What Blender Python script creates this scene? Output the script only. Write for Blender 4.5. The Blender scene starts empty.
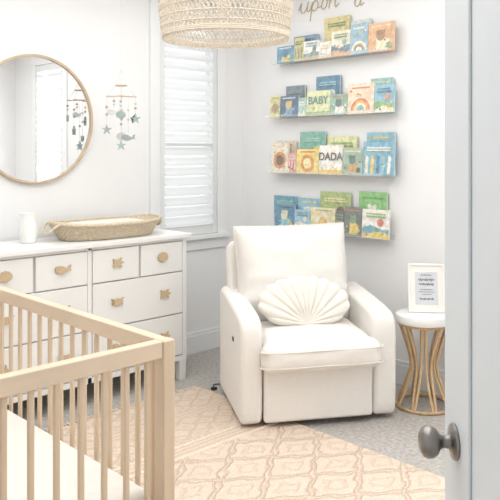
import bpy, math, random, bmesh
from mathutils import Vector, Matrix, noise
random.seed(7)
C=bpy.context.scene.collection
pi=math.pi
# ------------------------------------------------------------------ materials
_m={}
def mat(name,col,rough=.6,var=.04,scale=20,bump=0,bscale=200,metal=0,alpha=1,trans=0,sheen=0,stretch=None):
    if name in _m: return _m[name]
    m=bpy.data.materials.new(name); m.use_nodes=True; nt=m.node_tree; b=nt.nodes['Principled BSDF']
    b.inputs['Roughness'].default_value=rough; b.inputs['Metallic'].default_value=metal
    b.inputs['Alpha'].default_value=alpha; b.inputs['Transmission Weight'].default_value=trans
    if sheen: b.inputs['Sheen Weight'].default_value=sheen
    tc=nt.nodes.new('ShaderNodeTexCoord'); vec=tc.outputs['Object']
    if stretch:
        mp=nt.nodes.new('ShaderNodeMapping'); mp.inputs['Scale'].default_value=stretch
        nt.links.new(vec,mp.inputs['Vector']); vec=mp.outputs['Vector']
    n=nt.nodes.new('ShaderNodeTexNoise'); n.inputs['Scale'].default_value=scale; n.inputs['Detail'].default_value=4
    nt.links.new(vec,n.inputs['Vector'])
    r=nt.nodes.new('ShaderNodeValToRGB')
    r.color_ramp.elements[0].position=.3; r.color_ramp.elements[1].position=.7
    r.color_ramp.elements[0].color=[max(0,c*(1-var)) for c in col]+[1]
    r.color_ramp.elements[1].color=[min(1,c*(1+var)) for c in col]+[1]
    nt.links.new(n.outputs['Fac'],r.inputs['Fac']); nt.links.new(r.outputs['Color'],b.inputs['Base Color'])
    if bump:
        n2=nt.nodes.new('ShaderNodeTexNoise'); n2.inputs['Scale'].default_value=bscale; n2.inputs['Detail'].default_value=3
        nt.links.new(vec,n2.inputs['Vector'])
        bp=nt.nodes.new('ShaderNodeBump'); bp.inputs['Strength'].default_value=bump; bp.inputs['Distance'].default_value=.004
        nt.links.new(n2.outputs['Fac'],bp.inputs['Height']); nt.links.new(bp.outputs['Normal'],b.inputs['Normal'])
    _m[name]=m; return m
def hexc(h):
    h=h.lstrip('#'); o=[]
    for i in (0,2,4):
        c=int(h[i:i+2],16)/255; o.append(c/12.92 if c<=.04045 else ((c+.055)/1.055)**2.4)
    return o
M_wall=mat('wall_paint',hexc('f1f1f1'),.85,.006,3,.05,300)
M_ceil=mat('ceiling_paint',hexc('f4f4f3'),.9,.005,3)
M_trim=mat('trim_paint',hexc('f1f2f2'),.45,.005,4)
M_shut=mat('shutter_paint',hexc('e7e9ea'),.5,.004,4)
M_fur=mat('white_lacquer',hexc('f1f1ef'),.4,.006,5)
M_gap=mat('cabinet_shadow_wood',hexc('e4e2de'),.8,.02,5)
M_fab=mat('cream_upholstery',hexc('efebe5'),.95,.015,60,.3,260,sheen=.15)
M_fab2=mat('cream_piping',hexc('e6e0d7'),.95,.02,60,.3,260)
M_pil=mat('ivory_velvet',hexc('eee9e0'),.9,.015,40,.2,200,sheen=.2)
M_wood=mat('light_maple',hexc('dac4a9'),.5,.06,6,.05,60,stretch=(3,3,.6))
M_woodx=mat('light_maple_rail',hexc('dfcab1'),.5,.05,6,.05,60,stretch=(1,1,3))
M_oak=mat('oak_rim',hexc('c8b399'),.5,.08,20)
M_rat=mat('rattan',hexc('d6b78d'),.5,.10,25,.1,80)
M_ratd=mat('rattan_binding',hexc('cdab80'),.6,.15,60)
M_weave=mat('lamp_fibre',hexc('e0d5c4'),.85,.08,50,.3,150)
M_bask=mat('basket_seagrass',hexc('dacbb2'),.85,.16,90,.8,160)
M_brass=mat('pale_wood_knob',hexc('cab391'),.5,.06,30)
M_nick=mat('satin_nickel',hexc('8d8985'),.33,.04,20,metal=.9)
M_door=mat('door_paint',hexc('dee3e6'),.5,.008,4)
M_white=mat('white_ceramic',hexc('f2f1ef'),.35,.01,10)
M_black=mat('black_plastic',hexc('26262a'),.5,.05,10)
M_paper=mat('paper',hexc('f4f1ea'),.9,.02,40)
M_gold=mat('gold_lettering',hexc('c3b08d'),.5,.05,20)
M_shelf=mat('clear_acrylic',hexc('f8fafa'),.15,.01,5,alpha=.12)
M_matt=mat('mattress_sheet',hexc('ebe6de'),.9,.015,8,.25,25)
M_str=mat('thread',hexc('d9d5cc'),.9,.02,5)
M_sea=mat('felt_sage',hexc('a9bcb9'),.9,.08,40)
M_sea2=mat('felt_white',hexc('d8d8d4'),.9,.05,40)
M_sea3=mat('felt_grey',hexc('a8b3b5'),.9,.05,40)
# ------------------------------------------------------------------ mesh builder
def catmull(p,k=6,closed=False):
    p=[Vector(a) for a in p]; n=len(p); out=[]
    rng=range(n if closed else n-1)
    for i in rng:
        if closed: a,b,c,d=p[(i-1)%n],p[i],p[(i+1)%n],p[(i+2)%n]
        else: a,b,c,d=p[max(i-1,0)],p[i],p[i+1],p[min(i+2,n-1)]
        for j in range(k):
            t=j/k
            out.append(.5*((2*b)+(c-a)*t+(2*a-5*b+4*c-d)*t*t+(3*b-a-3*c+d)*t**3))
    if not closed: out.append(p[-1])
    return out
class MB:
    def __init__(s): s.v=[]; s.f=[]; s.m=[]
    def add(s,v,f,mi=0):
        o=len(s.v); s.v+= [tuple(a) for a in v]; s.f+=[[i+o for i in q] for q in f]; s.m+=[mi]*len(f); return s
    def box(s,lo,hi,mi=0,R=None):
        x0,y0,z0=lo; x1,y1,z1=hi
        v=[(x0,y0,z0),(x1,y0,z0),(x1,y1,z0),(x0,y1,z0),(x0,y0,z1),(x1,y0,z1),(x1,y1,z1),(x0,y1,z1)]
        if R: v=[R@Vector(a) for a in v]
        return s.add(v,[(0,3,2,1),(4,5,6,7),(0,1,5,4),(1,2,6,5),(2,3,7,6),(3,0,4,7)],mi)
    def tube(s,pts,r,n=8,closed=False,mi=0):
        pts=[Vector(p) for p in pts]; L=len(pts); vs=[]; N=None
        for i,p in enumerate(pts):
            if closed: T=(pts[(i+1)%L]-pts[i-1]).normalized()
            else: T=(pts[min(i+1,L-1)]-pts[max(i-1,0)]).normalized()
            if N is None:
                a=Vector((0,0,1)) if abs(T.z)<.9 else Vector((1,0,0)); N=T.cross(a).normalized()
            else:
                N=(N-T*N.dot(T)); N.normalize()
            B=T.cross(N); rr=r[i] if isinstance(r,(list,tuple)) else r
            for k in range(n):
                a=2*pi*k/n; vs.append(p+rr*(math.cos(a)*N+math.sin(a)*B))
        fs=[]
        for i in range(L if closed else L-1):
            j=(i+1)%L
            for k in range(n):
                l=(k+1)%n; fs.append((i*n+k,j*n+k,j*n+l,i*n+l))
        if not closed:
            fs.append(tuple(range(n))); fs.append(tuple((L-1)*n+k for k in reversed(range(n))))
        return s.add(vs,fs,mi)
    def lathe(s,prof,n=32,c=(0,0,0),mi=0,axis='z'):
        vs=[]; P=len(prof)
        for r,z in prof:
            for k in range(n):
                a=2*pi*k/n; x,y=r*math.cos(a),r*math.sin(a)
                if axis=='z': q=(x,y,z)
                else: q=(x,z,-y)
                vs.append((q[0]+c[0],q[1]+c[1],q[2]+c[2]))
        fs=[]
        for i in range(P-1):
            for k in range(n):
                l=(k+1)%n; fs.append((i*n+k,i*n+l,(i+1)*n+l,(i+1)*n+k))
        fs.append(tuple(reversed(range(n)))); fs.append(tuple((P-1)*n+k for k in range(n)))
        return s.add(vs,fs,mi)
    def prism(s,out,y0,y1,mi=0,T=None):
        n=len(out); v=[(a,y0,b) for a,b in out]+[(a,y1,b) for a,b in out]
        if T: v=[T(Vector(q)) for q in v]
        f=[tuple(range(n)),tuple(reversed(range(n,2*n)))]+[(i,n+i,n+(i+1)%n,(i+1)%n) for i in range(n)]
        return s.add(v,f,mi)
    def obj(s,name,mats,parent=None,loc=(0,0,0),rot=(0,0,0),bevel=0,seg=2,smooth=True,sub=0,angle=35):
        me=bpy.data.meshes.new(name); me.from_pydata(s.v,[],s.f); 
        if not isinstance(mats,(list,tuple)): mats=[mats]
        for m in mats: me.materials.append(m)
        me.polygons.foreach_set('material_index',s.m)
        bm=bmesh.new(); bm.from_mesh(me); bmesh.ops.recalc_face_normals(bm,faces=bm.faces); bm.to_mesh(me); bm.free()
        if smooth:
            me.polygons.foreach_set('use_smooth',[True]*len(me.polygons)); me.set_sharp_from_angle(angle=math.radians(angle))
        me.update()
        o=bpy.data.objects.new(name,me); C.objects.link(o); o.location=loc; o.rotation_euler=rot
        if parent: o.parent=parent
        if bevel:
            b=o.modifiers.new('bevel','BEVEL'); b.width=bevel; b.segments=seg; b.limit_method='ANGLE'; b.angle_limit=math.radians(40)
            me.polygons.foreach_set('use_smooth',[True]*len(me.polygons))
            if 'sharp_edge' in me.attributes: me.attributes.remove(me.attributes['sharp_edge'])
            w=o.modifiers.new('wn','WEIGHTED_NORMAL'); w.weight=100
        if sub:
            q=o.modifiers.new('sub','SUBSURF'); q.levels=sub; q.render_levels=sub
        return o
def tag(o,label,category,group=None,kind=None):
    o['label']=label; o['category']=category
    if group: o['group']=group
    if kind: o['kind']=kind
    return o
def struct(o): o['kind']='structure'; return o
def thing(name,label,category,loc=(0,0,0),rot=0,group=None):
    e=bpy.data.objects.new(name,None); C.objects.link(e); e.empty_display_size=.05
    e.location=loc; e.rotation_euler=(0,0,rot) if not isinstance(rot,tuple) else rot
    return tag(e,label,category,group)
# ------------------------------------------------------------------ room
XR=.04; XL=-4.35; YF=-3.97; H=2.75
fl=MB().box((XL-.1,-5.3,-.1),(XR+.12,.12,0))
M_carp=mat('taupe_carpet',hexc('b9b4ae'),1,.22,48,.9,140)
struct(fl.obj('floor',M_carp))
struct(MB().box((XL-.1,YF-.1,H),(XR+.12,.12,H+.1)).obj('ceiling',M_ceil))
WX0,WX1,WZ0,WZ1=-.785,-.245,.87,2.60
b=MB(); b.box((XL-.1,0,0),(WX0,.12,H)).box((WX1,0,0),(XR+.12,.12,H)).box((WX0,0,0),(WX1,.12,WZ0)).box((WX0,0,WZ1),(WX1,.12,H))
struct(b.obj('wall_back',M_wall,smooth=False))
VY0,VY1=-3.45,-2.84; VZ0,VZ1=.87,2.45
b=MB(); b.box((XR,VY1,0),(XR+.12,0,H)).box((XR,-5.3,0),(XR+.12,VY0,H)).box((XR,VY0,0),(XR+.12,VY1,VZ0)).box((XR,VY0,VZ1),(XR+.12,VY1,H))
struct(b.obj('wall_right',M_wall,smooth=False))
struct(MB().box((XL-.1,-5.3,0),(XL,0,H)).obj('wall_left',M_wall,smooth=False))
b=MB(); b.box((-3.10,YF-.1,0),(XR,YF,H)).box((XL,YF-.1,0),(-3.98,YF,H)).box((-3.98,YF-.1,2.1),(-3.10,YF,H))
struct(b.obj('wall_front',M_wall,smooth=False))
def baseboard(name,p0,p1):
    (x0,y0),(x1,y1)=p0,p1
    b=MB(); b.box((min(x0,x1),min(y0,y1),0),(max(x0,x1),max(y0,y1),.13))
    if abs(x1-x0)>abs(y1-y0):
        b.box((min(x0,x1),min(y0,y1)+(.005 if 'back' in name else 0),.13),(max(x0,x1),max(y0,y1)-(.005 if 'front' in name else 0),.155))
    else:
        b.box((min(x0,x1)+(.005 if 'right' in name else 0),min(y0,y1),.13),(max(x0,x1)-(.005 if 'left' in name else 0),max(y0,y1),.155))
    o=b.obj(name,M_trim,bevel=.003,seg=2); struct(o)
baseboard('baseboard_back',(XL,-.018),(XR-.018,0))
baseboard('baseboard_right',(XR-.018,YF),(XR,0))
baseboard('baseboard_left',(XL,YF),(XL+.018,-.018))
baseboard('baseboard_front',(-3.0,YF),(XR-.018,YF+.018))
def window(idx,W,Z0,Z1,loc,rot):
    c=.085
    e=MB()
    e.box((-c,-.018,Z0-.0),(0,0,Z1)).box((W,-.018,Z0),(W+c,0,Z1)).box((-c,-.022,Z1),(W+c,0,Z1+.09))
    e.box((-c-.02,-.045,Z0-.03),(W+c+.02,0,Z0)).box((-c,-.016,Z0-.11),(W+c,0,Z0-.03))
    e.box((0,.085,Z0),(W,.11,Z0+.05)).box((0,.085,Z1-.05),(W,.11,Z1)).box((0,.085,Z0),(.04,.11,Z1)).box((W-.04,.085,Z0),(W,.11,Z1))
    o=e.obj('window_%d'%idx,M_trim,loc=loc,rot=rot,bevel=.003,seg=1); struct(o)
    s=thing('window_shutter','white painted plantation shutter with tilted louvers in the window','shutter',loc,rot[2])
    f=MB(); g=.003; st=.045
    f.box((g,-.012,Z0+g),(st,.022,Z1-g)).box((W-st,-.012,Z0+g),(W-g,.022,Z1-g))
    f.box((st,-.012,Z0+g),(W-st,.022,Z0+.075)).box((st,-.012,Z1-.075),(W-st,.022,Z1-g)).box((st,-.008,1.528),(W-st,.020,1.550))
    f.obj('shutter_frame',M_shut,parent=s,bevel=.003,seg=1)
    lw=.043
    for a,bz in ((Z0+.075,1.528),(1.550,Z1-.075)):
        n=int(round((bz-a)/.074)); sp=(bz-a)/n
        src=None
        for i in range(n):
            z=a+sp*(i+.5)
            if src is None:
                prof=[(lw*math.cos(t),.0055*math.sin(t)) for t in [2*pi*k/12 for k in range(12)]]
                th=math.radians(-48)
                vs=[];
                for xx in (st+.002,W-st-.002):
                    for (p,q) in prof: vs.append((xx,p*math.cos(th)-q*math.sin(th),-(p*math.sin(th)+q*math.cos(th))))
                fs=[(k,(k+1)%12,12+(k+1)%12,12+k) for k in range(12)]+[tuple(range(12)),tuple(range(23,11,-1))]
                src=MB().add(vs,fs).obj('louver',M_shut,parent=s,loc=(0,.006,z),angle=80)
            else:
                o=src.copy(); C.objects.link(o); o.location=(0,.006,z)
    return s
window(1,WX1-WX0,WZ0,WZ1,(WX0,0,0),(0,0,0))
window(2,VY1-VY0,VZ0,VZ1,(XR,VY1,0),(0,0,-pi/2))
# ------------------------------------------------------------------ door leaf
A=math.radians(46.2)
W=.76
b=MB(); b.box((0,-.034,.015),(W,-.006,2.05))
for y0,y1 in ((-.006,0),(-.04,-.034)):
    st=.155
    b.box((0,y0,.015),(st,y1,2.05)).box((W-st,y0,.015),(W,y1,2.05)).box((st,y0,.015),(W-st,y1,.26)).box((st,y0,1.9),(W-st,y1,2.05))
d=b.obj('door_1',M_door,loc=(-3.107,-3.914,0),rot=(0,0,A),bevel=.002,seg=2); struct(d)
kn=MB()
kn.lathe([(.0,.0),(.033,.0),(.034,.003),(.031,.007),(.018,.010),(.0125,.014),(.0115,.024),(.014,.030),(.024,.036),(.0295,.045),(.030,.054),(.026,.062),(.016,.067),(.0,.068)],36,(0,0,0),0,'y')
kn.obj('door_knob',M_nick,parent=d,loc=(W-.075,0,.951),angle=50)
MB().box((0,-.001,-.03),(.003,.0,.03)).obj('latch_plate',M_nick,parent=d,loc=(W,-.019,.948))
b=MB(); b.box((-3.10,YF,0),(-3.03,YF+.015,2.17)).box((-4.05,YF,0),(-3.98,YF+.015,2.17)).box((-3.98,YF,2.1),(-3.10,YF+.015,2.17))
struct(b.obj('trim_1',M_trim,bevel=.003,seg=1))
# ------------------------------------------------------------------ rug
def rug_mat():
    m=bpy.data.materials.new('tufted_rug'); m.use_nodes=True; nt=m.node_tree; bs=nt.nodes['Principled BSDF']; bs.inputs['Roughness'].default_value=1
    L=nt.links
    def mth(op,a,b=None,c=None):
        n=nt.nodes.new('ShaderNodeMath'); n.operation=op
        for i,v in enumerate((a,b,c)):
            if v is None: continue
            if isinstance(v,(int,float)): n.inputs[i].default_value=v
            else: L.new(v,n.inputs[i])
        return n.outputs[0]
    tc=nt.nodes.new('ShaderNodeTexCoord'); sp=nt.nodes.new('ShaderNodeSeparateXYZ'); L.new(tc.outputs['Object'],sp.inputs[0])
    X,Y=sp.outputs[0],sp.outputs[1]
    nz=nt.nodes.new('ShaderNodeTexNoise'); nz.inputs['Scale'].default_value=13; nz.inputs['Detail'].default_value=4; L.new(tc.outputs['Object'],nz.inputs['Vector'])
    sc=nt.nodes.new('ShaderNodeSeparateColor'); L.new(nz.outputs['Color'],sc.inputs[0])
    wx=mth('MULTIPLY',mth('SUBTRACT',sc.outputs[0],.5),.06)
    wy=mth('MULTIPLY',mth('SUBTRACT',sc.outputs[1],.5),.055)
    Xw=mth('ADD',mth('ADD',X,wx),mth('MULTIPLY',mth('SINE',mth('MULTIPLY',Y,80)),.009)); Yw=mth('ADD',Y,wy)
    def lattice(px,py):
        fx=mth('ABSOLUTE',mth('SUBTRACT',mth('FRACT',mth('DIVIDE',Xw,px)),.5))
        fy=mth('ABSOLUTE',mth('SUBTRACT',mth('FRACT',mth('DIVIDE',Yw,py)),.5))
        return mth('MULTIPLY',mth('ADD',fx,fy),2)
    def line(d,c,w):
        a=mth('ABSOLUTE',mth('SUBTRACT',d,c)); return mth('SUBTRACT',1,mth('MINIMUM',mth('POWER',mth('DIVIDE',a,w),2),1))
    d=lattice(.34,.26)
    pA=mth('MAXIMUM',mth('MAXIMUM',line(d,.89,.075),line(d,1.11,.075)),mth('MAXIMUM',mth('MULTIPLY',line(d,.38,.12),.6),mth('MULTIPLY',line(d,1.62,.12),.6)))
    d2=lattice(.15,.115)
    pB=mth('MULTIPLY',mth('MAXIMUM',line(d2,1,.24),mth('MULTIPLY',line(d2,.2,.22),.6)),.85)
    isB=mth('GREATER_THAN',Y,-1.30)
    st=mth('ABSOLUTE',mth('SUBTRACT',mth('FRACT',mth('DIVIDE',mth('ADD',Y,mth('MULTIPLY',wy,.25)),.034)),.5)); pS=mth('MULTIPLY',mth('GREATER_THAN',st,.3),.9)
    band=mth('LESS_THAN',mth('ABSOLUTE',mth('SUBTRACT',Y,-1.34)),.055)
    band2=mth('LESS_THAN',mth('ABSOLUTE',mth('SUBTRACT',Y,-.95)),.035)
    def mix(f,a,b): return mth('ADD',mth('MULTIPLY',f,b),mth('MULTIPLY',mth('SUBTRACT',1,f),a))
    p=mix(isB,pA,pB); p=mix(mth('MAXIMUM',band,band2),p,pS)
    p=mth('MINIMUM',mth('MAXIMUM',p,0),1)
    n2=nt.nodes.new('ShaderNodeTexNoise'); n2.inputs['Scale'].default_value=80; n2.inputs['Detail'].default_value=4; L.new(tc.outputs['Object'],n2.inputs['Vector'])
    fac=mth('ADD',mth('MULTIPLY',p,.5),mth('MULTIPLY',mth('SUBTRACT',n2.outputs['Fac'],.28),1.0))
    r=nt.nodes.new('ShaderNodeValToRGB'); r.color_ramp.elements[0].position=.0; r.color_ramp.elements[1].position=1.0
    r.color_ramp.elements[0].color=hexc('e9d9c9')+[1]; r.color_ramp.elements[1].color=hexc('d3b79d')+[1]
    L.new(fac,r.inputs['Fac']); L.new(r.outputs['Color'],bs.inputs['Base Color'])
    bp=nt.nodes.new('ShaderNodeBump'); bp.inputs['Strength'].default_value=.9; bp.inputs['Distance'].default_value=.009
    L.new(mth('SUBTRACT',mth('MULTIPLY',n2.outputs['Fac'],1.2),mth('MULTIPLY',p,.8)),bp.inputs['Height']); L.new(bp.outputs['Normal'],bs.inputs['Normal'])
    return m
M_rug=rug_mat()
RX0,RX1,RY0,RY1=-3.25,-.945,-3.3,-.64
b=MB(); b.box((RX0,RY0,0.001),(RX1,RY1,.012))
rug=b.obj('area_rug',M_rug,bevel=.004,seg=2)
tag(rug,'cream and tan tufted rug with raised diamond pattern on the carpet','rug')
b=MB(); 
x=RX0+.01
while x<RX1:
    b.tube([(x,RY1,.007),(x+random.uniform(-.006,.006),RY1+.02,.008),(x+random.uniform(-.01,.01),RY1+.05,.005)],.004,5)
    if x>-2.47: b.tube([(x,-1.28,.0125),(x+random.uniform(-.006,.006),-1.26,.014),(x+random.uniform(-.012,.012),-1.225,.0125)],.0038,5)
    x+=.018
M_fr=mat('rug_fringe',hexc('e8d9c8'),1,.05,40)
o=b.obj('fringe',M_fr,parent=rug); o['kind']='stuff'
b=MB()
for yy,ph in ((-1.395,0),(-1.285,1)):
    for s_ in (0,pi):
        pts=[]; x=-2.46
        while x<RX1-.01:
            a=x*90+s_; pts.append((x,yy+.006*math.sin(a),.013+.002*math.cos(a))); x+=.012
        b.tube(pts,.0058,6)
b.obj('braided_band',M_fr,parent=rug)
# ------------------------------------------------------------------ dresser
DX1,DX0,DY=-.880,-2.345,-.47
DW=DX1-DX0
dr=thing('dresser','white eight-drawer dresser with beige sea-creature knobs against the wall','dresser',((DX0+DX1)/2,0,0))
dr.scale=(1,1,1.024); DT=.935*1.024
h=DW/2; F=DY+.025
b=MB(); b.box((-h+.015,F+.02,.14),(h-.015,-.022,.905))
b.obj('body',M_gap,parent=dr)
b=MB()
b.box((-h+.01,F,.13),(-h+.045,-.02,.907)).box((h-.045,F,.13),(h-.01,-.02,.907)).box((-.014,F+.001,.13),(.014,F+.03,.907))
b.box((-h+.03,F+.001,.13),(h-.03,F+.03,.165)).box((-h+.03,F+.001,.89),(h-.03,F+.03,.907))
b.obj('face_frame',M_fur,parent=dr,bevel=.002,seg=1)
MB().box((-h-.012,DY-.002,.907),(h+.012,-.02,.935)).obj('top',M_fur,parent=dr,bevel=.004,seg=2)
for sx in (-1,1):
    for yy in (F+.002,-.07):
        x0=sx*(h-.01); x1=sx*(h-.065)
        b=MB(); lo=min(x0,x1); hi=max(x0,x1)
        v=[(lo,yy,.13),(hi,yy,.13),(hi,yy+.05,.13),(lo,yy+.05,.13)]
        lo2,hi2=(lo+.004,hi-.004)
        v+=[(lo2,yy+.004,0),(hi2,yy+.004,0),(hi2,yy+.046,0),(lo2,yy+.046,0)]
        b.add(v,[(0,1,2,3),(4,7,6,5),(0,4,5,1),(1,5,6,2),(2,6,7,3),(3,7,4,0)]); b.obj('leg',M_fur,parent=dr,bevel=.002,seg=1)
def star_out(R,r,n=5,ph=pi/2):
    o=[]
    for i in range(n*2):
        a=ph+pi*i/n; q=R if i%2==0 else r; o.append((q*math.cos(a),q*math.sin(a)))
    o=[(p.x,p.y) for p in catmull([(a,b,0) for a,b in o],4,True)]
    return o
def creature(kind,b,mi=0,s=1,y0=-.016,y1=-.004):
    if kind=='starfish': b.prism([(s*x,s*z) for x,z in star_out(.034,.013)],y0,y1,mi)
    elif kind=='shell':
        o=[(-.006,-.024),(.006,-.024)]
        for i in range(21):
            a=math.radians(-25+230*i/20); r=.030*(1+.07*math.cos(i*pi*.8)); o.append((r*1.1*math.cos(a),r*.85*math.sin(a)))
        b.prism([(s*x,s*z) for x,z in o],y0,y1,mi)
    elif kind=='turtle':
        o=[]
        for i in range(48):
            a=2*pi*i/48; r=.021
            for c,wd,l in ((0,.28,.017),(math.radians(48),.2,.019),(math.radians(132),.2,.015),(math.radians(228),.2,.015),(math.radians(312),.2,.019)):
                dd=(a-c+pi)%(2*pi)-pi; r+=l*math.exp(-(dd/wd)**2)
            o.append((s*r*math.cos(a)*1.05,s*r*math.sin(a)*.85))
        b.prism(o,y0,y1,mi)
    elif kind=='fish':
        o=[(-.044,.004),(-.04,.016),(-.028,.019),(-.006,.018),(.012,.008),(.026,.004),(.032,.016),(.044,.020),(.040,.006),(.042,-.008),(.030,-.006),(.020,-.010),(.004,-.017),(-.012,-.020),(-.030,-.014),(-.042,-.006)]
        o=[(p.x*s,p.y*s) for p in catmull([(a,c,0) for a,c in o],3,True)]
        b.prism(o,y0,y1,mi)
    elif kind=='crab':
        o=[]
        for i in range(60):
            a=2*pi*i/60; r=.022
            for c,wd,l in ((35,.16,.022),(145,.16,.022),(0,.12,.012),(180,.12,.012),(-30,.12,.014),(210,.12,.014)):
                dd=(a-math.radians(c)+pi)%(2*pi)-pi; r+=l*math.exp(-(dd/wd)**2)
            o.append((s*r*math.cos(a)*1.1,s*r*math.sin(a)*.8))
        b.prism(o,y0,y1,mi)
    b.lathe([(0,y1),(.006,y1),(.007,.0),(0,.0)],12,(0,0,0),mi,'y') if y1>-.005 else None
    return b
rows=[(.700,.887,'s'),(.435,.693,'w'),(.17,.428,'w')]
kinds=iter(['shell','fish','turtle','shell', 'crab','turtle','crab','turtle', 'starfish','crab','fish','turtle'])
for z0,z1,t in rows:
    for side in (-1,1):
        xa,xb=(-h+.045,-.014) if side<0 else (.014,h-.045)
        cells=[(xa,(xa+xb)/2-.004),((xa+xb)/2+.004,xb)] if t=='s' else [(xa,xb)]
        for (c0,c1) in cells:
            d_=MB().box((c0+.004,F-.004,z0),(c1-.004,F+.03,z1)).obj('drawer',M_fur,parent=dr,bevel=.003,seg=2)
            xs=[(c0+c1)/2] if t=='s' else [c0+(c1-c0)*.25,c0+(c1-c0)*.77]
            for xk in xs:
                k=next(kinds); kb=creature(k,MB(),0,1.15)
                kb.obj('knob',M_brass,parent=d_,loc=(xk,F-.004,(z0+z1)/2+.01),bevel=.002,seg=2)
# basket on dresser
bk=thing('changing_basket','woven seagrass changing basket with handles on the white dresser','basket',(-1.375,-.25,DT+.001),0)
def ring(a,bb,z,lift,n=96,e=2.6,wob=0,ph=0):
    out=[]
    for i in range(n):
        t=2*pi*i/n; c,s_=math.cos(t),math.sin(t)
        w_=wob*(1 if (i+ph)%2 else -1)
        x=(a+w_)*math.copysign(abs(c)**(2/e),c); y=(bb+w_)*math.copysign(abs(s_)**(2/e),s_)
        out.append((x,y,z+lift*abs(c)**3))
    return out
b=MB()
for i in range(11):
    t=i/10
    b.tube(ring(.306+.062*t,.142+.045*t,.008+.086*t,.014*t,96,2.6,.004 if i<10 else 0,i),.0062 if i<10 else .011,7,True)
r0=ring(.296,.132,.008,0,72); r1=ring(.358,.175,.090,.014,72); n=72
b.add(r0+r1,[(i,(i+1)%n,n+(i+1)%n,n+i) for i in range(n)]+[tuple(range(n))])
b.obj('basket_body',M_bask,parent=bk)
for sx,ex in ((-1,1),(1,.35)):
    q=.362
    hp=catmull([(sx*q,-.075,.106),(sx*(q+.026*ex),-.068,.092),(sx*(q+.054*ex),-.04,.06),(sx*(q+.062*ex),0,.05),(sx*(q+.054*ex),.04,.06),(sx*(q+.026*ex),.068,.092),(sx*q,.075,.106)],6)
    MB().tube(hp,.0085,8).obj('handle',M_bask,parent=bk)
def pillow(w,h_,t,n=20,pw=4,seam=.0,fn=None):
    b=MB(); vs=[]; 
    def th(u,v):
        return t/2*((1-abs(u)**pw)*(1-abs(v)**pw))**.5
    for sgn in (-1,1):
        for j in range(n+1):
            for i in range(n+1):
                u=-1+2*i/n; v=-1+2*j/n
                u2=math.sin(u*pi/2)*.35+u*.65; v2=math.sin(v*pi/2)*.35+v*.65
                z=sgn*(th(u2,v2)+seam)
                pinch=1-.04*(1-abs(u2)**2)*(abs(v2)**6); pin2=1-.04*(1-abs(v2)**2)*(abs(u2)**6)
                p=[u2*w/2*pin2,v2*h_/2*pinch,z]
                if fn: p=fn(u2,v2,sgn,p)
                vs.append(p)
    m=(n+1)**2; fs=[]
    for s0 in (0,m):
        for j in range(n):
            for i in range(n):
                a=s0+j*(n+1)+i; fs.append((a,a+1,a+n+2,a+n+1))
    per=[i for i in range(n)]+[n+j*(n+1) for j in range(n)]+[n*(n+1)+n-i for i in range(n)]+[(n-j)*(n+1) for j in range(n)]
    L=len(per)
    for k in range(L): a,c=per[k],per[(k+1)%L]; fs.append((a,c,c+m,a+m))
    return b.add(vs,fs)
pd=pillow(.58,.245,.07,16,6,.006).obj('changing_pad',M_matt,loc=(-1.375,-.25,DT+.06),angle=70)
tag(pd,'white padded changing mat lying inside the woven basket','changing mat')
b=MB()
n=40; prof=[(0,0),(.040,0),(.045,.004),(.050,.03),(.052,.07),(.050,.11),(.045,.14),(.043,.158),(.046,.174),(.043,.176),(.039,.16),(0,.15)]
b.lathe(prof,n)
for i,(x_,y_,z_) in enumerate(b.v):
    k=i%n; r_=math.hypot(x_,y_)
    if r_>.03 and .006<z_<.15: f_=1+.03*math.cos(k/n*2*pi*20); b.v[i]=(x_*f_,y_*f_,z_)
v=b.obj('vase',M_white,loc=(-1.87,-.19,DT+.0005)); tag(v,'small white ribbed ceramic vase on the dresser top','vase')
# ------------------------------------------------------------------ mirror
mi=thing('wall_mirror','round wall mirror in a thin light wooden frame above dresser','mirror',(-1.735,0,1.69))
MR=.395
mg=bpy.data.materials.new('mirror_glass'); mg.use_nodes=True; nt=mg.node_tree; bs=nt.nodes['Principled BSDF']
bs.inputs['Metallic'].default_value=1; bs.inputs['Roughness'].default_value=.01; bs.inputs['Base Color'].default_value=(.93,.94,.94,1)
MB().lathe([(0,-.010),(MR-.008,-.010),(MR-.008,-.018),(0,-.018)],96,(0,0,0),0,'y').obj('mirror_glass',mg,parent=mi)
b=MB(); b.lathe([(MR-.012,-.002),(MR-.012,-.030),(MR,-.032),(MR+.004,-.028),(MR+.004,-.002)],96,(0,0,0),0,'y')
b.f=b.f[:-2]; b.m=b.m[:-2]; 
n=96
b.f+=[(k,(k+1)%n,4*n+(k+1)%n,4*n+k) for k in range(n)]; b.m+=[0]*n
b.obj('frame',M_oak,parent=mi)
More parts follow.
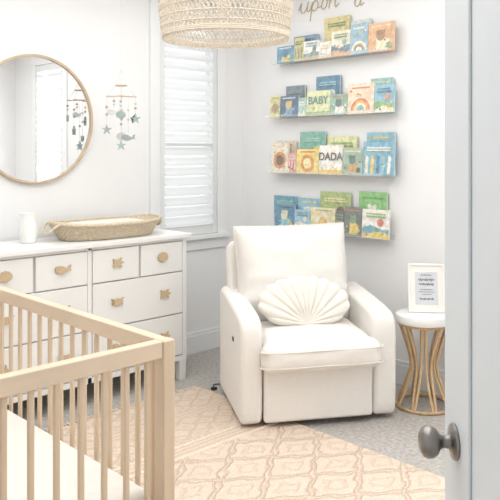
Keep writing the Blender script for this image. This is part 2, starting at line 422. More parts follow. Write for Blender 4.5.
# ------------------------------------------------------------------ mobile
mo=thing('baby_mobile','hanging mobile with crossed arms, felt starfish and sea shapes on threads','mobile',(-1.28,-.27,1.838))
for a in (math.radians(-35),math.radians(55)):
    c_,s_=math.cos(a)*.095,math.sin(a)*.095
    MB().tube([(-c_,-s_,0),(0,0,.004),(c_,s_,0)],.004,8).obj('cross_arm',M_oak,parent=mo)
cp=[(.035*math.cos(2*pi*i/30),.035*math.sin(2*pi*i/30),.07) for i in range(30)]
MB().tube(cp,.0035,8,True).obj('hoop',M_oak,parent=mo)
b=MB(); b.tube([(0,0,.17),(0,0,H-1.838)],.0005,5)
for i in range(4):
    a=math.radians(-35)+i*pi/2; b.tube([(.088*math.cos(a),.088*math.sin(a),0),(.035*math.cos(a),.035*math.sin(a),.07),(0,0,.17)],.0014,5)
b.obj('cord',M_str,parent=mo)
pend=[(-35,.09,-.12,'starfish',M_sea,1.05),(55,.09,-.23,'shell',M_sea2,1.05),(145,.09,-.19,'starfish',M_sea3,1.0),(235,.09,-.10,'shell',M_sea,.95),(-35,.045,-.24,'fish',M_sea3,1.0),(145,.045,-.08,'fish',M_sea2,.9),(0,0,-.29,'starfish',M_sea,1.0)]
for a,rad,z,k,m_,s in pend:
    a=math.radians(a); x,y=rad*math.cos(a),rad*math.sin(a)
    MB().tube([(x,y,0),(x,y,z)],.0012,5).obj('thread',M_str,parent=mo)
    bb=MB(); creature(k,bb,0,s,-.008,.008); bb.obj('pendant',m_,parent=mo,loc=(x,y,z-.02),rot=(0,0,math.radians(-40+random.uniform(-25,25))),bevel=.003,seg=2)
    for zz in (z*.35,z*.6):
        MB().lathe([(0,-.009),(.006,-.007),(.0095,0),(.006,.007),(0,.009)],12,(x,y,zz)).obj('bead',random.choice([M_oak,M_sea,M_sea2]),parent=mo)
# ------------------------------------------------------------------ pendant lamp
LZ=1.989
la=thing('pendant_lamp','woven natural fibre pendant drum lamp hanging from the ceiling','pendant lamp',(-1.749,-1.785,LZ))
LH=.34
def lr(z):
    t=z/LH; return .272+.018*math.sin(min(max(t,0),1)*pi*.9)
b=MB()
NS=84
for sgn in (-1,1):
    for k in range(NS):
        pts=[]
        for j in range(37):
            t=j/36; z=LH*t; a=2*pi*k/NS+sgn*(.05*math.sin(t*pi*6)+t*.2)
            r=lr(z)+.0026*sgn*(1 if j%2 else -1)
            pts.append((r*math.cos(a),r*math.sin(a),z))
        b.tube(pts,.0030,5)
for i_ in range(10):
    z=i_*.0378; rr=.0042 if i_ in (0,9) else .0026
    for dz in ((0,.007,.014) if i_%3==0 else (0,)):
        r=lr(z)+.003
        b.tube([(r*math.cos(2*pi*i/80),r*math.sin(2*pi*i/80),min(z+dz,LH)) for i in range(80)],rr,6,True)
for k in range(84):
    a0=2*pi*k/84; r=lr(0)
    b.tube([(r*math.cos(a0+q*.075),r*math.sin(a0+q*.075),-.010*math.sin(pi*q)) for q in (0,.25,.5,.75,1)],.0026,5)
b.obj('shade',M_weave,parent=la)
b=MB(); b.tube([(0,0,LH-.06),(0,0,H-LZ-.03)],.004,8); b.lathe([(0,H-LZ-.03),(.05,H-LZ-.03),(.055,H-LZ),(0,H-LZ)],24); b.obj('cord',M_white,parent=la)
b=MB(); b.lathe([(0,.19),(.016,.192),(.030,.205),(.034,.225),(.028,.248),(.016,.268),(.016,.30),(0,.30)],20); b.obj('bulb',M_white,parent=la)
b=MB()
for i in range(3):
    a=2*pi*i/3; b.tube([(0,0,LH-.03),((lr(LH)-.005)*math.cos(a),(lr(LH)-.005)*math.sin(a),LH-.01)],.003,6)
b.obj('spider_frame',M_white,parent=la)
# ------------------------------------------------------------------ crib
RZ=.012
cr=thing('crib','natural light wood baby crib with vertical slats, on the rug','crib',(-2.485,-2.375,RZ))
CW,CL=.78,1.40; PT=.044; TOP=.908
for px,py in ((0,0),(-CW+PT,0),(0,CL-PT),(-CW+PT,CL-PT)):
    MB().box((px-PT,py,0),(px,py+PT,TOP-.0)).obj('post',M_wood,parent=cr,bevel=.005,seg=3)
def rail(lo,hi,nm='rail'):
    MB().box(lo,hi).obj(nm,M_woodx,parent=cr,bevel=.004,seg=3)
g=.0006
for y0 in (0,CL-PT):
    rail((-CW+PT+g-.0,y0+.003,TOP-.052),(-PT-g,y0+PT-.003,TOP-.0005),'top_rail')
    rail((-CW+PT+g,y0+.010,.20),(-PT-g,y0+PT-.010,.25),'bottom_rail')
for x1 in (0,-CW+PT):
    rail((x1-PT+.003,PT+g,TOP-.052),(x1-.003,CL-PT-g,TOP-.0005),'top_rail')
    rail((x1-PT+.010,PT+g,.20),(x1-.010,CL-PT-g,.25),'bottom_rail')
src=MB().box((-.009,-.007,.245),(.009,.007,TOP-.05)).obj('slat',M_wood,parent=cr,bevel=.004,seg=2)
first=True
def slat(x,y,r):
    global first
    if first: o=src; first=False
    else: o=src.copy(); C.objects.link(o)
    o.location=(x,y,0); o.rotation_euler=(0,0,r)
nE=9
for y0 in (PT/2,CL-PT/2):
    for i in range(nE):
        slat(-PT-(CW-2*PT)*(i+.6)/(nE+.2),y0,0)
nS=16
for x0 in (-PT/2,-CW+PT/2):
    for i in range(nS):
        slat(x0,PT+(CL-2*PT)*(i+.5)/nS,pi/2)
MB().box((-CW+PT+.002,PT+.002,.285),(-PT-.002,CL-PT-.002,.303)).obj('mattress_support',M_wood,parent=cr)
b=MB().box((-CW+PT+.012,PT+.012,.304),(-PT-.012,CL-PT-.012,.450))
mt=b.obj('crib_mattress',M_matt,loc=(-2.485,-2.375,RZ),bevel=.025,seg=4); tag(mt,'white crib mattress with fitted sheet inside the wooden crib','mattress')
# ------------------------------------------------------------------ armchair
CP=(-.871,-1.569); CA=-31.8
ch=thing('recliner_chair','cream upholstered swivel recliner armchair with rounded arms','armchair',(CP[0],CP[1],0),math.radians(CA))
def sideprism(out,x0,x1,name,m,bev,seg=4):
    b=MB(); n=len(out)
    v=[(x0,y,z) for y,z in out]+[(x1,y,z) for y,z in out]
    f=[tuple(range(n)),tuple(reversed(range(n,2*n)))]+[(i,n+i,n+(i+1)%n,(i+1)%n) for i in range(n)]
    b.add(v,f); return b.obj(name,m,parent=ch,bevel=bev,seg=seg)
prof=[(.012,.028),(.0,.10),(-.004,.30),(-.004,.475),(.000,.525),(.012,.560),(.034,.584),(.070,.600),(.13,.612),(.30,.632),(.48,.650),(.63,.660),(.67,.645),(.685,.60),(.685,.10),(.68,.028)]
for sx in (-1,1):
    sideprism(prof,sx*.314,sx*(.436 if sx<0 else .450),'armrest',M_fab,.030,5)
MB().box((-.310,.04,.07),(.310,.64,.33)).obj('seat_base',M_fab,parent=ch,bevel=.015,seg=3)
MB().box((-.308,-.006,.036),(.308,.045,.325)).obj('footrest_panel',M_fab,parent=ch,bevel=.018,seg=4)
def wr(x,y,z,f,a):
    return a*noise.noise(Vector((x*f,y*f,z*f)))
def crowned(w,d,h_,r,crown,name,m,loc,rot=(0,0,0),n=30,bulge=.0):
    me=bpy.data.meshes.new(name); bm=bmesh.new(); bmesh.ops.create_cube(bm,size=2)
    bmesh.ops.subdivide_edges(bm,edges=bm.edges[:],cuts=n,use_grid_fill=True)
    hx,hy,hz=w/2,d/2,h_/2
    for v in bm.verts:
        x,y,z=v.co
        p=Vector((x*hx,y*hy,z*hz)); 
        inner=Vector((max(-hx+r,min(hx-r,p.x)),max(-hy+r,min(hy-r,p.y)),max(-hz+r,min(hz-r,p.z))))
        dlt=p-inner
        if dlt.length>1e-6:
            dlt=dlt.normalized()*r; p=inner+dlt
        k=(1-x*x)*(1-y*y); p.z+=crown*k*(1 if z>0 else -.2)*abs(z)
        if z>0: p.z+=wr(p.x*.6,p.y*1.6,3,7,.007)*z
        if y<-.9: p.y+=wr(p.x,p.z*2,9,7,.006)
        p.y+= -bulge*(1-x*x)*(1-z*z) if y<-.99 else 0
        if p.y<-hy+.085:
            q=min(1,(-hy+.085-p.y)/.03); p.x*=1+.075*q
        v.co=p
    bm.to_mesh(me); bm.free(); me.materials.append(m); me.polygons.foreach_set('use_smooth',[True]*len(me.polygons))
    o=bpy.data.objects.new(name,me); C.objects.link(o); o.parent=ch; o.location=loc; o.rotation_euler=rot
    return o
sc=crowned(.626,.62,.158,.052,.038,'seat_cushion',M_fab,(0,.225,.404),(math.radians(2),0,0),bulge=.016)
sc['label']='thick cream seat cushion with piped edges'
def front_pipe(z,nm='cushion_piping'):
    hw=.339; pts=[(-.311,.2,z),(-.311,.0,z)]+[(-.325,-.035,z),(-hw,-.055,z),(-hw+.004,-.072,z),(-hw+.03,-.083,z)]+[(-.2,-.092,z-.002),(0,-.097,z+.002),(.2,-.092,z-.001),(hw-.03,-.083,z),(hw-.004,-.072,z),(hw,-.055,z),(.325,-.035,z),(.311,.0,z),(.311,.2,z)]
    MB().tube(catmull(pts,4),.0045,8).obj(nm,M_fab2,parent=ch,loc=(0,.0,0))
front_pipe(.434); front_pipe(.352)
tb=math.radians(-12)
bs_=[(-.375,0),(-.384,.30),(-.382,.42),(-.366,.466),(-.32,.486),(-.15,.494),(.15,.494),(.32,.486),(.366,.466),(.382,.42),(.384,.30),(.375,0)]
bs_=[(-.36,-.10)]+[(p.x,p.y) for p in catmull([(a,c,0) for a,c in bs_],3)]+[(.36,-.10)]
MB().prism(bs_,-.05,.05).obj('backrest_shell',M_fab,parent=ch,loc=(-.014,.565,.46),rot=(tb,0,0),bevel=.03,seg=4)
def warp(x,z):
    u=x/.34; v=z/.295
    if v>0: x=x*(1+.03*v*v-.02*v**8) ; z=z-.008*(1-u*u)*v**3+.004*u*v+.012*(1-u**2)*v**4
    else: x=x*(1+.01*v*v)
    return x,z
def bf(u,v,s,p):
    x,y,z=p
    x,y=warp(x,y)
    if s>0:
        edge=max(abs(u),abs(v))
        z+=wr(u*.7,v*1.3,1,2.4,.014)*(1-edge**4)+.006*math.sin(math.atan2(v,u)*14)*(edge**3)*(1-edge**8)
        z+=.020*(-v)*(1-u*u)
        return [x,-z,y]
    return [x,-z*.35,y]
bc=pillow(.690,.590,.30,44,4.0,.008,bf).obj('back_cushion',M_fab,parent=ch,loc=(-.018,.50,.745),rot=(tb,0,0),angle=75)
w2,h2=.346,.297
dense=[]
per=[(-1,-1),(1,-1),(1,1),(-1,1)]
for i in range(4):
    a,c=per[i],per[(i+1)%4]
    for k in range(16):
        t=k/16; u=a[0]+(c[0]-a[0])*t; v=a[1]+(c[1]-a[1])*t
        pinch=1-.04*(1-abs(u)**2)*(abs(v)**6); pin2=1-.04*(1-abs(v)**2)*(abs(u)**6)
        x,z=warp(u*w2*pin2,v*h2*pinch); dense.append((x,0,z))
MB().tube(dense,.0075,8,True).obj('cushion_piping',M_fab2,parent=ch,loc=(-.018,.498,.745),rot=(tb,0,0))
b=MB(); b.lathe([(0,0),(.25,0),(.255,.006),(.25,.02),(.06,.026),(.06,.07),(0,.07)],40,(0,.38,0)); b.obj('swivel_base',M_black,parent=ch)
MB().box((-.4395,.20,.43),(-.435,.235,.455)).obj('control_button',M_black,parent=ch,bevel=.002,seg=1)
def shell():
    b=MB(); NA,NR=240,20; vs=[]
    K=13; rx,rz,cz=.272,.152,.124
    def P(i,j,s):
        a=2*pi*i/NA-pi/2; t=j/NR
        ca,sa=math.cos(a),math.sin(a)
        A_=(ca/rx)**2+(sa/rz)**2; B_=-2*sa*cz/rz**2; C_=(cz/rz)**2-1
        Rr=(-B_+math.sqrt(max(0,B_*B_-4*A_*C_)))/(2*A_)
        deg=(math.degrees(a)+360)%360
        if deg>270: deg-=360
        up=1 if -2<=deg<=182 else max(0,1-min(abs(deg+2),abs(deg-182))/20)
        ph=(deg+2)/184*K*pi
        ridge=abs(math.sin(ph))
        Rr*=1+.045*(ridge-.6)*up
        x,z=Rr*ca*t,Rr*sa*t
        full=min(1,Rr/.16)
        thk=.050*full**.7*math.sqrt(max(0,1-t**4))*(min(1,t*1.5+.40))+.012*(1-t)**2
        rid=1-.25*up*(1-ridge)**1.6*min(1,t*3)
        return (x,-s*(thk*rid+.003),z)
    for s in (1,-1):
        for j in range(NR+1):
            for i in range(NA): vs.append(P(i,j,s))
    m=NA*(NR+1); fs=[]
    for s0 in (0,m):
        for j in range(NR):
            for i in range(NA):
                a=s0+j*NA+i; c=s0+j*NA+(i+1)%NA; fs.append((a,c,c+NA,a+NA))
    for i in range(NA): a=NR*NA+i; c=NR*NA+(i+1)%NA; fs.append((a,c,c+m,a+m))
    b.add(vs,fs)
    b.tube([(-.095,0,-.010),(-.05,-.006,-.018),(0,-.008,-.012),(.05,-.006,-.018),(.095,0,-.010)],[.010,.020,.016,.020,.010],10)
    return b
sp=shell().obj('shell_pillow',M_pil,angle=60)
R=Matrix.Rotation(math.radians(CA),4,'Z')
sp.location=Vector((CP[0],CP[1],0))+R@Vector((-.018,.195,.506))
sp.rotation_euler=(R@Matrix.Rotation(math.radians(-20),4,'X')@Matrix.Rotation(math.radians(1),4,'Y')).to_euler()
tag(sp,'ivory scallop shell shaped pillow resting on the armchair seat','cushion')
b=MB(); b.tube(catmull([(-1.13,-.78,.006),(-1.08,-.72,.006),(-1.01,-.76,.006),(-.98,-.70,.006),(-.90,-.66,.006),(-.80,-.60,.006)],6),.0035,6)
b.box((-1.15,-.795,.0),(-1.12,-.77,.016))
o=b.obj('power_cord',M_black,loc=(.24,.06,0)); tag(o,'thin black power cord lying on the carpet by the armchair','cable')
# ------------------------------------------------------------------ side table
st=thing('side_table','round white-topped side table with hourglass rattan base','side table',(-.19,-1.785,0))
b=MB(); b.lathe([(0,.492),(.154,.492),(.160,.496),(.162,.504),(.162,.530),(.159,.539),(.152,.542),(0,.542)],56); b.obj('table_top',M_white,parent=st)
NR=16
def hyp(z):
    t=z/.49; q=abs(2*t-1.0); r0=.140 if t>.5 else .158
    return .072+(r0-.072)*((q*q+.05)**.5-.2236)/.8011
for k in range(NR):
    sg=1 if k%2 else -1
    pts=[]
    for j in range(15):
        t=j/14; z=.012+.476*t; a=2*pi*k/NR+sg*(t-.5)*.30
        r=hyp(z)+.003*sg; pts.append((r*math.cos(a),r*math.sin(a),z))
    MB().tube(pts,.0078,8).obj('rattan_pole',M_rat,parent=st)
for z,r in ((.010,.160),(.485,.142)):
    MB().tube([(r*math.cos(2*pi*i/48),r*math.sin(2*pi*i/48),z) for i in range(48)],.009,8,True).obj('rattan_ring',M_ratd,parent=st)
# picture frame on the table
fr=thing('picture_frame','white tabletop frame with small printed card standing on side table','picture frame',(-.160,-1.79,.5425),math.radians(-50))
fw,fh=.215,.285
tl=math.radians(-12)
b=MB(); t_=.013
b.box((-fw/2,-.008,0),(-fw/2+t_,.008,fh)).box((fw/2-t_,-.008,0),(fw/2,.008,fh)).box((-fw/2+t_,-.008,0),(fw/2-t_,.008,t_)).box((-fw/2+t_,-.008,fh-t_),(fw/2-t_,.008,fh))
b.obj('frame_border',M_white,parent=fr,rot=(tl,0,0),bevel=.002,seg=2)
MB().box((-fw/2+.011,-.002,.011),(fw/2-.011,.003,fh-.011)).obj('mat_board',M_paper,parent=fr,rot=(tl,0,0))
M_ink=mat('grey_ink',hexc('6f7074'),.9,.03,10)
M_card=mat('grey_card',hexc('d8dbdf'),.9,.03,10)
MB().box((-.066,-.0035,.045),(.066,-.0022,.235)).obj('printed_card',M_card,parent=fr,rot=(tl,0,0))
b=MB()
def squig(x0,x1,z,amp,f,r):
    n=int((x1-x0)*900); b.tube([(x0+(x1-x0)*i/n,-.0045,z+amp*math.sin(i*f)*(.6+.4*math.sin(i*f*.37+z*90))) for i in range(n+1)],r,5)
squig(-.03,.03,.217,.004,.9,.0010)
squig(-.048,.048,.190,.009,.62,.0016)
squig(-.042,.042,.164,.008,.7,.0015)
for i,wd in enumerate((.035,.045,.03)): squig(-wd,wd,.133-i*.014,.0022,1.3,.0008)
squig(-.04,.04,.078,.007,.8,.0013)
o=b.obj('printed_script',M_ink,parent=fr,rot=(tl,0,0))
b=MB(); b.box((-.02,.004,.02),(.02,.009,.2)); b.obj('easel_back',M_paper,parent=fr,rot=(math.radians(-14),0,0),loc=(0,.004,0))
bpy.context.view_layer.update()
# ------------------------------------------------------------------ shelves and books
pal={}
def colm(hx):
    if hx in pal: return pal[hx]
    c=[.82*a+.18*.9 for a in hexc(hx)]
    m=mat('cover_'+hx,c,.45,.10,45)
    nt=m.node_tree; bs=nt.nodes['Principled BSDF']; src=bs.inputs['Base Color'].links[0].from_socket
    tc=[n for n in nt.nodes if n.type=='TEX_COORD'][0]
    vo=nt.nodes.new('ShaderNodeTexVoronoi'); vo.inputs['Scale'].default_value=42; nt.links.new(tc.outputs['Object'],vo.inputs['Vector'])
    r=nt.nodes.new('ShaderNodeValToRGB'); r.color_ramp.interpolation='CONSTANT'
    r.color_ramp.elements[0].position=0; r.color_ramp.elements[0].color=(.82,.80,.76,1)
    r.color_ramp.elements[1].position=.35; r.color_ramp.elements[1].color=(1,1,1,1)
    e=r.color_ramp.elements.new(.8); e.color=(1.0,.93,.82,1)
    sx=nt.nodes.new('ShaderNodeSeparateColor'); nt.links.new(vo.outputs['Color'],sx.inputs[0]); nt.links.new(sx.outputs[0],r.inputs['Fac'])
    mx=nt.nodes.new('ShaderNodeMix'); mx.data_type='RGBA'; mx.blend_type='MULTIPLY'; mx.inputs['Factor'].default_value=.8
    nt.links.new(src,mx.inputs['A']); nt.links.new(r.outputs['Color'],mx.inputs['B']); nt.links.new(mx.outputs['Result'],bs.inputs['Base Color'])
    pal[hx]=m; return m
def sy(q): return -.343-(.01039*q-.0000115*q*q)
shelves=[(2.13,3,119),(1.735,-3,119),(1.328,-2,121),(.922,1,115)]
SR=(0,0,-pi/2)
shsrc=None
L=1.045
for (z,q0,q1) in shelves:
    y0=sy(q0)-.03
    if shsrc is None:
        b=MB(); b.box((0,-.098,0),(L,-.001,.004)).box((0,-.098,.004),(L,-.095,.024)).box((0,-.004,.004),(L,-.001,.03))
        shsrc=b.obj('wall_ledge',M_shelf,loc=(XR,y0,z),rot=SR,bevel=.001,seg=1)
        tag(shsrc,'clear acrylic picture ledge on the wall holding books','wall shelf','acrylic book ledges')
    else:
        o=shsrc.copy(); C.objects.link(o); o.location=(XR,y0,z)
def hill(w,h_,base,amp,seed):
    out=[(-w/2+.002,.002),(w/2-.002,.002)]
    for i in range(9):
        x=w/2-.002-(w-.004)*i/8; out.append((x,base+amp*math.sin(i*.8+seed)))
    return out
def circ(cx,cz,rx,rz,n=20): return [(cx+rx*math.cos(2*pi*i/n),cz+rz*math.sin(2*pi*i/n)) for i in range(n)]
def book(sh,qa,qb,hpx,layer,cols,style,lab,text=None,tc='3b4a52'):
    z=shelves[sh][0]+.0045
    off=.02 if layer==0 else .055
    yl,yr=sy(qa)-off*1.05,sy(qb)-off*1.05
    w=abs(yr-yl)*.985; k=.0067 if layer else .0069
    h_=hpx*k; t=.016 if layer==0 else .014
    yloc=-.030 if layer==0 else -.082
    e=thing('book',lab,'book',(XR+yloc,(yl+yr)/2,z),SR,'children\'s books on wall ledges')
    if layer: e.rotation_euler=(Matrix.Rotation(-pi/2,4,'Z')@Matrix.Rotation(math.radians(-3.5),4,'X')@Matrix.Rotation(math.radians(0),4,'Y')).to_euler()
    b=MB(); ms=[colm(c) for c in cols]+[M_paper]
    c_=.0016
    b.box((-w/2,0,0),(w/2,c_,h_),0).box((-w/2,t-c_,0),(w/2,t,h_),0).box((-w/2,c_,0),(-w/2+c_,t-c_,h_),0)
    b.obj('cover',ms,parent=e)
    MB().box((-w/2+c_+.0003,c_+.0002,.002),(w/2-.003,t-c_-.0002,h_-.002)).obj('pages',M_paper,parent=e)
    b=MB(); n=len(cols)
    ci=lambda i:1+(i%(n-1)) if n>1 else 0
    s=random.random()*6
    lay=[0]
    def pr(out,c):
        lay[0]+=1; k_=lay[0]*.00025
        b.prism(out,-.0002-k_,-.0001,c)
    def title(z0,wd,c,rows=1):
        for r_ in range(rows):
            x=-wd/2
            while x<wd/2-.006:
                l=random.uniform(.008,.018); l=min(l,wd/2-x); pr([(x,z0-r_*.017),(x+l,z0-r_*.017),(x+l,z0-r_*.017+.010),(x,z0-r_*.017+.010)],c); x+=l+.004
    def confetti(z0,z1,k_):
        for i in range(k_):
            r_=random.uniform(.003,.008); pr(circ(random.uniform(-w*.42,w*.42),random.uniform(z0,z1),r_,r_*random.uniform(.6,1.2),8),ci(random.randint(0,5)))
    if style=='scene':
        pr(hill(w,h_,h_*.38,h_*.06,s),ci(0)); pr(hill(w,h_,h_*.2,h_*.05,s+2),ci(1))
        pr(circ(w*.18,h_*.56,w*.12,w*.12),ci(2)); title(h_*.82,w*.7,ci(3),2); confetti(h_*.05,h_*.45,7)
    elif style=='sun':
        m_=min(w,h_); pr(circ(0,h_*.42,m_*.36,m_*.36),ci(0)); pr(circ(0,h_*.42,m_*.22,m_*.22),ci(1))
        title(h_*.86,w*.66,ci(2)); confetti(h_*.08,h_*.75,6)
    elif style=='stripes':
        for i in range(5): x0=-w*.44+i*w*.18; pr([(x0,h_*.06),(x0+w*.1,h_*.06),(x0+w*.12,h_*.55),(x0+w*.03,h_*.62)],ci(i))
        title(h_*.8,w*.75,ci(0),2); confetti(h_*.1,h_*.5,5)
    elif style=='rainbow':
        R_=min(w,h_*.9)*.44
        for i in range(4):
            rr=R_*(1-.2*i); pr([(rr*math.cos(pi*j/16),h_*.12+rr*math.sin(pi*j/16)) for j in range(17)],ci(i))
        title(h_*.83,w*.7,ci(0)); confetti(h_*.6,h_*.8,5)
    elif style=='figure':
        pr([(w*.02+x_*w/.2,h_*.36+z_*h_) for x_,z_ in [(-.045,-.3),(.045,-.3),(.06,.02),(.02,.12),(-.04,.10)]],ci(0))
        pr(circ(-w*.02,h_*.56,w*.17,w*.18),ci(1)); pr(circ(-w*.12,h_*.68,w*.06,w*.07),ci(1)); pr(circ(w*.1,h_*.68,w*.06,w*.07),ci(1))
        title(h_*.85,w*.75,ci(2)); pr(circ(w*.3,h_*.2,w*.1,w*.1),ci(3)); confetti(h_*.06,h_*.5,6)
    elif style=='band':
        pr([(-w*.5+.002,.002),(w*.5-.002,.002),(w*.5-.002,h_*.16),(-w*.5+.002,h_*.16)],ci(0)); confetti(h_*.2,h_*.32,5)
        if not text: title(h_*.7,w*.7,ci(0),2)
    if b.v:
        o=b.obj('cover_art',ms,parent=e); o['kind']='stuff'
    if text:
        cu=bpy.data.curves.new('t','FONT'); cu.body=text; cu.align_x='CENTER'; cu.align_y='CENTER'; cu.size=w*.36; cu.extrude=.0004; cu.offset=.0015
        to=bpy.data.objects.new('tt',cu); C.objects.link(to); bpy.context.view_layer.update()
        me=bpy.data.meshes.new_from_object(to.evaluated_get(bpy.context.evaluated_depsgraph_get()))
        bpy.data.objects.remove(to); me.materials.clear(); me.materials.append(colm(tc))
        o=bpy.data.objects.new('title_lettering',me); C.objects.link(o); o.parent=e; o.location=(0,-.0030,h_*.6); o.rotation_euler=(pi/2,0,0)
B=book
B(0,20,44,27,0,['6f93b5','dfe9ee','c9b27a','f1efe6','3f6d92'],'scene','picture book with muted blue illustrated cover in the back row')
B(0,50,75,41,0,['d8cb86','7ea36b','f0e8c0','b8864a','6f8f55'],'scene','tall olive and yellow picture book in the back row')
B(0,76,96,34,0,['cfe0dd','7fb0b8','f2eccf','e3a45f'],'sun','pale aqua picture book in the back row')
B(0,4,21,18,1,['5f9fc2','f2d35c','3d7da6','e8f0f0','88b66b'],'figure','small blue and yellow board book')
B(0,21,30,25,1,['d7cf8a','6f8f84','c3a469'],'stripes','narrow yellow board book with striped cover')
B(0,30,46,20,1,['f4f3ee','86a9b2','c3a469','6f8c84'],'scene','small pale grey board book')
B(0,46,57,17,1,['f4f1e8','d7c9a6','a3a798'],'band','small white board book')
B(0,57,76,26,1,['e6e2cf','57839b','d9a36b','99b6a4','7a9d6a'],'scene','cream board book with landscape cover')
B(0,76,93,30,1,['8db6c9','f3efe2','e0b34f','4b7d9d'],'rainbow','light blue board book with arched picture')
B(0,93,119,28,1,['d9a878','f0dfbf','9d6f47','e8d9b9','7f9f7c'],'figure','tan and orange board book with animal cover')
B(1,42,66,40,0,['3f7da3','6fb0c9','2e5f86','e7eef0','9bcad6'],'scene','ocean-blue tall picture book in the back row')
B(1,12,31,33,0,['6c7f8e','b9a36f','8b9aa0'],'scene','dark slate picture book in the back row')
B(1,70,96,27,0,['dfe5df','a3b4a7','cdbf9a'],'scene','pale green picture book in the back row')
B(1,96,118,33,0,['8fc0bd','e7e3cf','e3a45f'],'sun','teal picture book in the back row')
B(1,-3,7,24,1,['e3d79a','8fae8a','c77f4f'],'sun','narrow yellow board book with round picture')
B(1,7,25,23,1,['3f6488','7fa6c4','d9c37b','e8ecef','4c7fa8'],'figure','navy blue board book with figure cover')
B(1,25,33,20,1,['a8cfca','f1efe4','6da19d'],'band','narrow mint green board book')
B(1,33,56,26,1,['e2e7b4','9fb87a','f1f0d8'],'band','pale lime board book lettered BABY','BABY','5c8f8a')
B(1,56,73,21,1,['8fb9a6','f0efe6','44706d','d98f6a'],'figure','sage green board book with figure cover')
B(1,73,99,30,1,['f2dcc2','d9785a','f0b45a','f6ead2','7fb4b8'],'rainbow','peach board book with coral rainbow cover')
B(1,99,119,27,1,['7fb6cd','88b66a','f2ead0','e38e57','3f7a9a'],'scene','blue and green landscape board book')
B(2,26,51,43,0,['6cb5a6','e7efe2','35806f','f2d35c','a8d6c8'],'scene','teal green tall picture book in the back row')
B(2,53,82,38,0,['dfe3a8','9ab66a','f3efcf','d9a04f'],'stripes','light yellow-green picture book in the back row')
B(2,92,120,41,0,['7fb6c9','e6efef','3f86a8','f2cf5c'],'sun','light blue picture book in the back row')
B(2,2,22,34,0,['e8ddc8','c99a6a','9a6f4f'],'sun','beige picture book in the back row')
B(2,-2,15,33,1,['f0e6d2','d78f52','6b4a35','f6d7a8','e2b36b'],'sun','cream board book with orange animal face')
B(2,15,23,22,1,['e7a9a0','f6e5dc','c96f62'],'stripes','small narrow pink board book')
B(2,23,45,26,1,['f3df7c','e8953f','f7ecb2','d9662f'],'sun','bright yellow board book with orange sun')
B(2,45,68,30,1,['f5f3ec','f0c94a','8fb0a8'],'band','white board book lettered DADA','DADA','4d4d50')
B(2,68,88,27,1,['9db8a2','caa46b','4f7a78','e8e0c8','3d6a7a'],'figure','sage and brown board book')
B(2,88,119,33,1,['6fb0ca','f1efe0','f0cf55','3a7ea3','8fc7d6'],'stripes','blue board book with cream stripes')
B(3,0,24,34,0,['4f9bbb','7fc4d6','dceef0','2d6c90','a6d4b0'],'scene','turquoise blue picture book in the back row')
B(3,24,46,33,0,['8cc0d9','eaf2f0','5a9cc0','f2dc7a'],'sun','sky blue picture book in the back row')
B(3,46,76,41,0,['a9bf6f','e3d27c','6f8f4f','7a5a45','efe6b8'],'scene','olive green picture book in the back row')
B(3,84,112,43,0,['7cc26c','b7e08f','f1efe0','4f9a4c'],'figure','bright green picture book in the back row')
B(3,2,21,27,1,['3f8bb0','8cd0dc','e9e2c4','1f5f86','f2cf5c'],'figure','deep blue board book with figure cover')
B(3,21,37,22,1,['9cc9dc','f1efe6','5fa0be'],'scene','pale blue board book with landscape')
B(3,37,61,26,1,['efe3ae','f6f0d6','e2c05c','9ab0a0'],'sun','cream yellow board book with round picture')
B(3,61,70,24,1,['5a5570','7fae6a','d9c76b'],'stripes','narrow dark plum board book')
B(3,70,87,29,1,['5e6a68','e8d06a','6fa07a','c96f4f'],'figure','dark board book with yellow picture')
B(3,87,114,28,1,['f2efe8','6fb0c4','f0cf55','d9785a','7cb66a'],'scene','white board book with multicoloured picture')
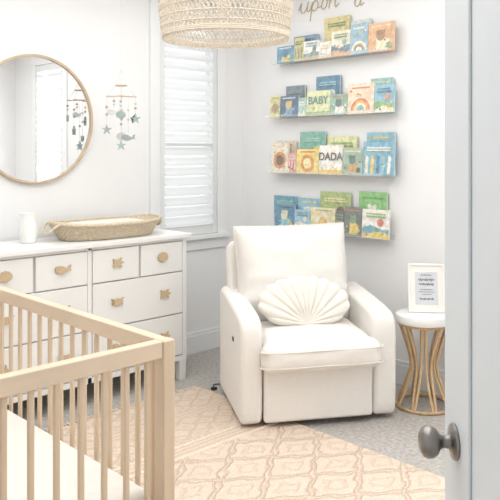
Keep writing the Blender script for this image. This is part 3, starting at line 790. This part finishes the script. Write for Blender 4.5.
# ------------------------------------------------------------------ wall lettering
def letters(strokes,name,label,y0,z0,s):
    b=MB()
    for st_ in strokes:
        p=catmull([(x*s+.12*z_*s,-.004,z_*s) for x,z_ in st_],6); b.tube(p,.0034,8)
    o=b.obj(name,M_gold,loc=(XR,y0,z0),rot=SR); tag(o,label,'wall lettering'); return o
u_=[(-.3,.3),(0,1),(-.02,.4),(.15,.02),(.5,.05),(.8,.5),(.88,1),(.85,.3),(1.0,.02),(1.25,.25),(1.5,.9)]
p_=[(1.5,.9),(1.42,0),(1.36,-.95)]; p2=[(1.42,.3),(1.6,.85),(1.95,1),(2.2,.7),(2.15,.25),(1.85,0),(1.5,.12)]
o_=[(2.15,.25),(2.6,.35),(2.85,.9),(3.1,1),(3.35,.7),(3.3,.25),(3.0,0),(2.72,.2),(2.72,.65),(2.95,.98),(3.35,.85),(3.7,.8)]
n_=[(3.7,.95),(3.72,.5),(3.66,0)]; n2=[(3.68,.3),(3.9,.85),(4.2,1),(4.4,.75),(4.38,.3),(4.55,.02),(4.9,.3)]
letters([u_,p_,p2,o_,n_,n2],'wall_word','gold script word reading upon fixed to the wall',-.61,2.492,.072)
a_=[(.75,.85),(.4,1),(.05,.7),(.02,.25),(.3,0),(.65,.25),(.78,.95),(.75,.3),(.9,.02),(1.2,.3)]
letters([a_],'wall_word','gold script letter a fixed to the wall',-1.10,2.470,.064)
# ------------------------------------------------------------------ lights
def area(name,loc,rot,sx,sy_,e,col=(1,1,1)):
    l=bpy.data.lights.new(name,'AREA'); l.shape='RECTANGLE'; l.size=sx; l.size_y=sy_; l.energy=e; l.color=col
    o=bpy.data.objects.new(name,l); C.objects.link(o); o.location=loc; o.rotation_euler=rot; return o
area('ceiling_fill',(-2.0,-2.0,2.72),(0,0,0),3.2,3.0,60,(.995,.998,1))  # added soft fill panel below the ceiling, not a fixture of the room
area('window_daylight',(-.525,.3,1.75),(-pi/2,0,0),.6,1.8,4,(1,.99,.97))
area('side_window_daylight',(.35,-3.145,1.7),(0,pi/2,0),1.6,.6,72,(1,.995,.99))
w=bpy.data.worlds.new('sky'); bpy.context.scene.world=w; w.use_nodes=True
bg=w.node_tree.nodes['Background']; bg.inputs[0].default_value=(.96,.98,1,1); bg.inputs[1].default_value=1.0
# ------------------------------------------------------------------ camera
cam=bpy.data.cameras.new('camera'); co=bpy.data.objects.new('camera',cam); C.objects.link(co)
co.location=(-3.85,-4.13,1.5); co.rotation_euler=(pi/2,0,math.radians(-43.8))
cam.sensor_width=36; cam.lens=51.84; cam.shift_y=-.2; cam.clip_start=.05
bpy.context.scene.camera=co
vs=bpy.context.scene.view_settings; vs.view_transform='Standard'; vs.look='None'; vs.exposure=.22
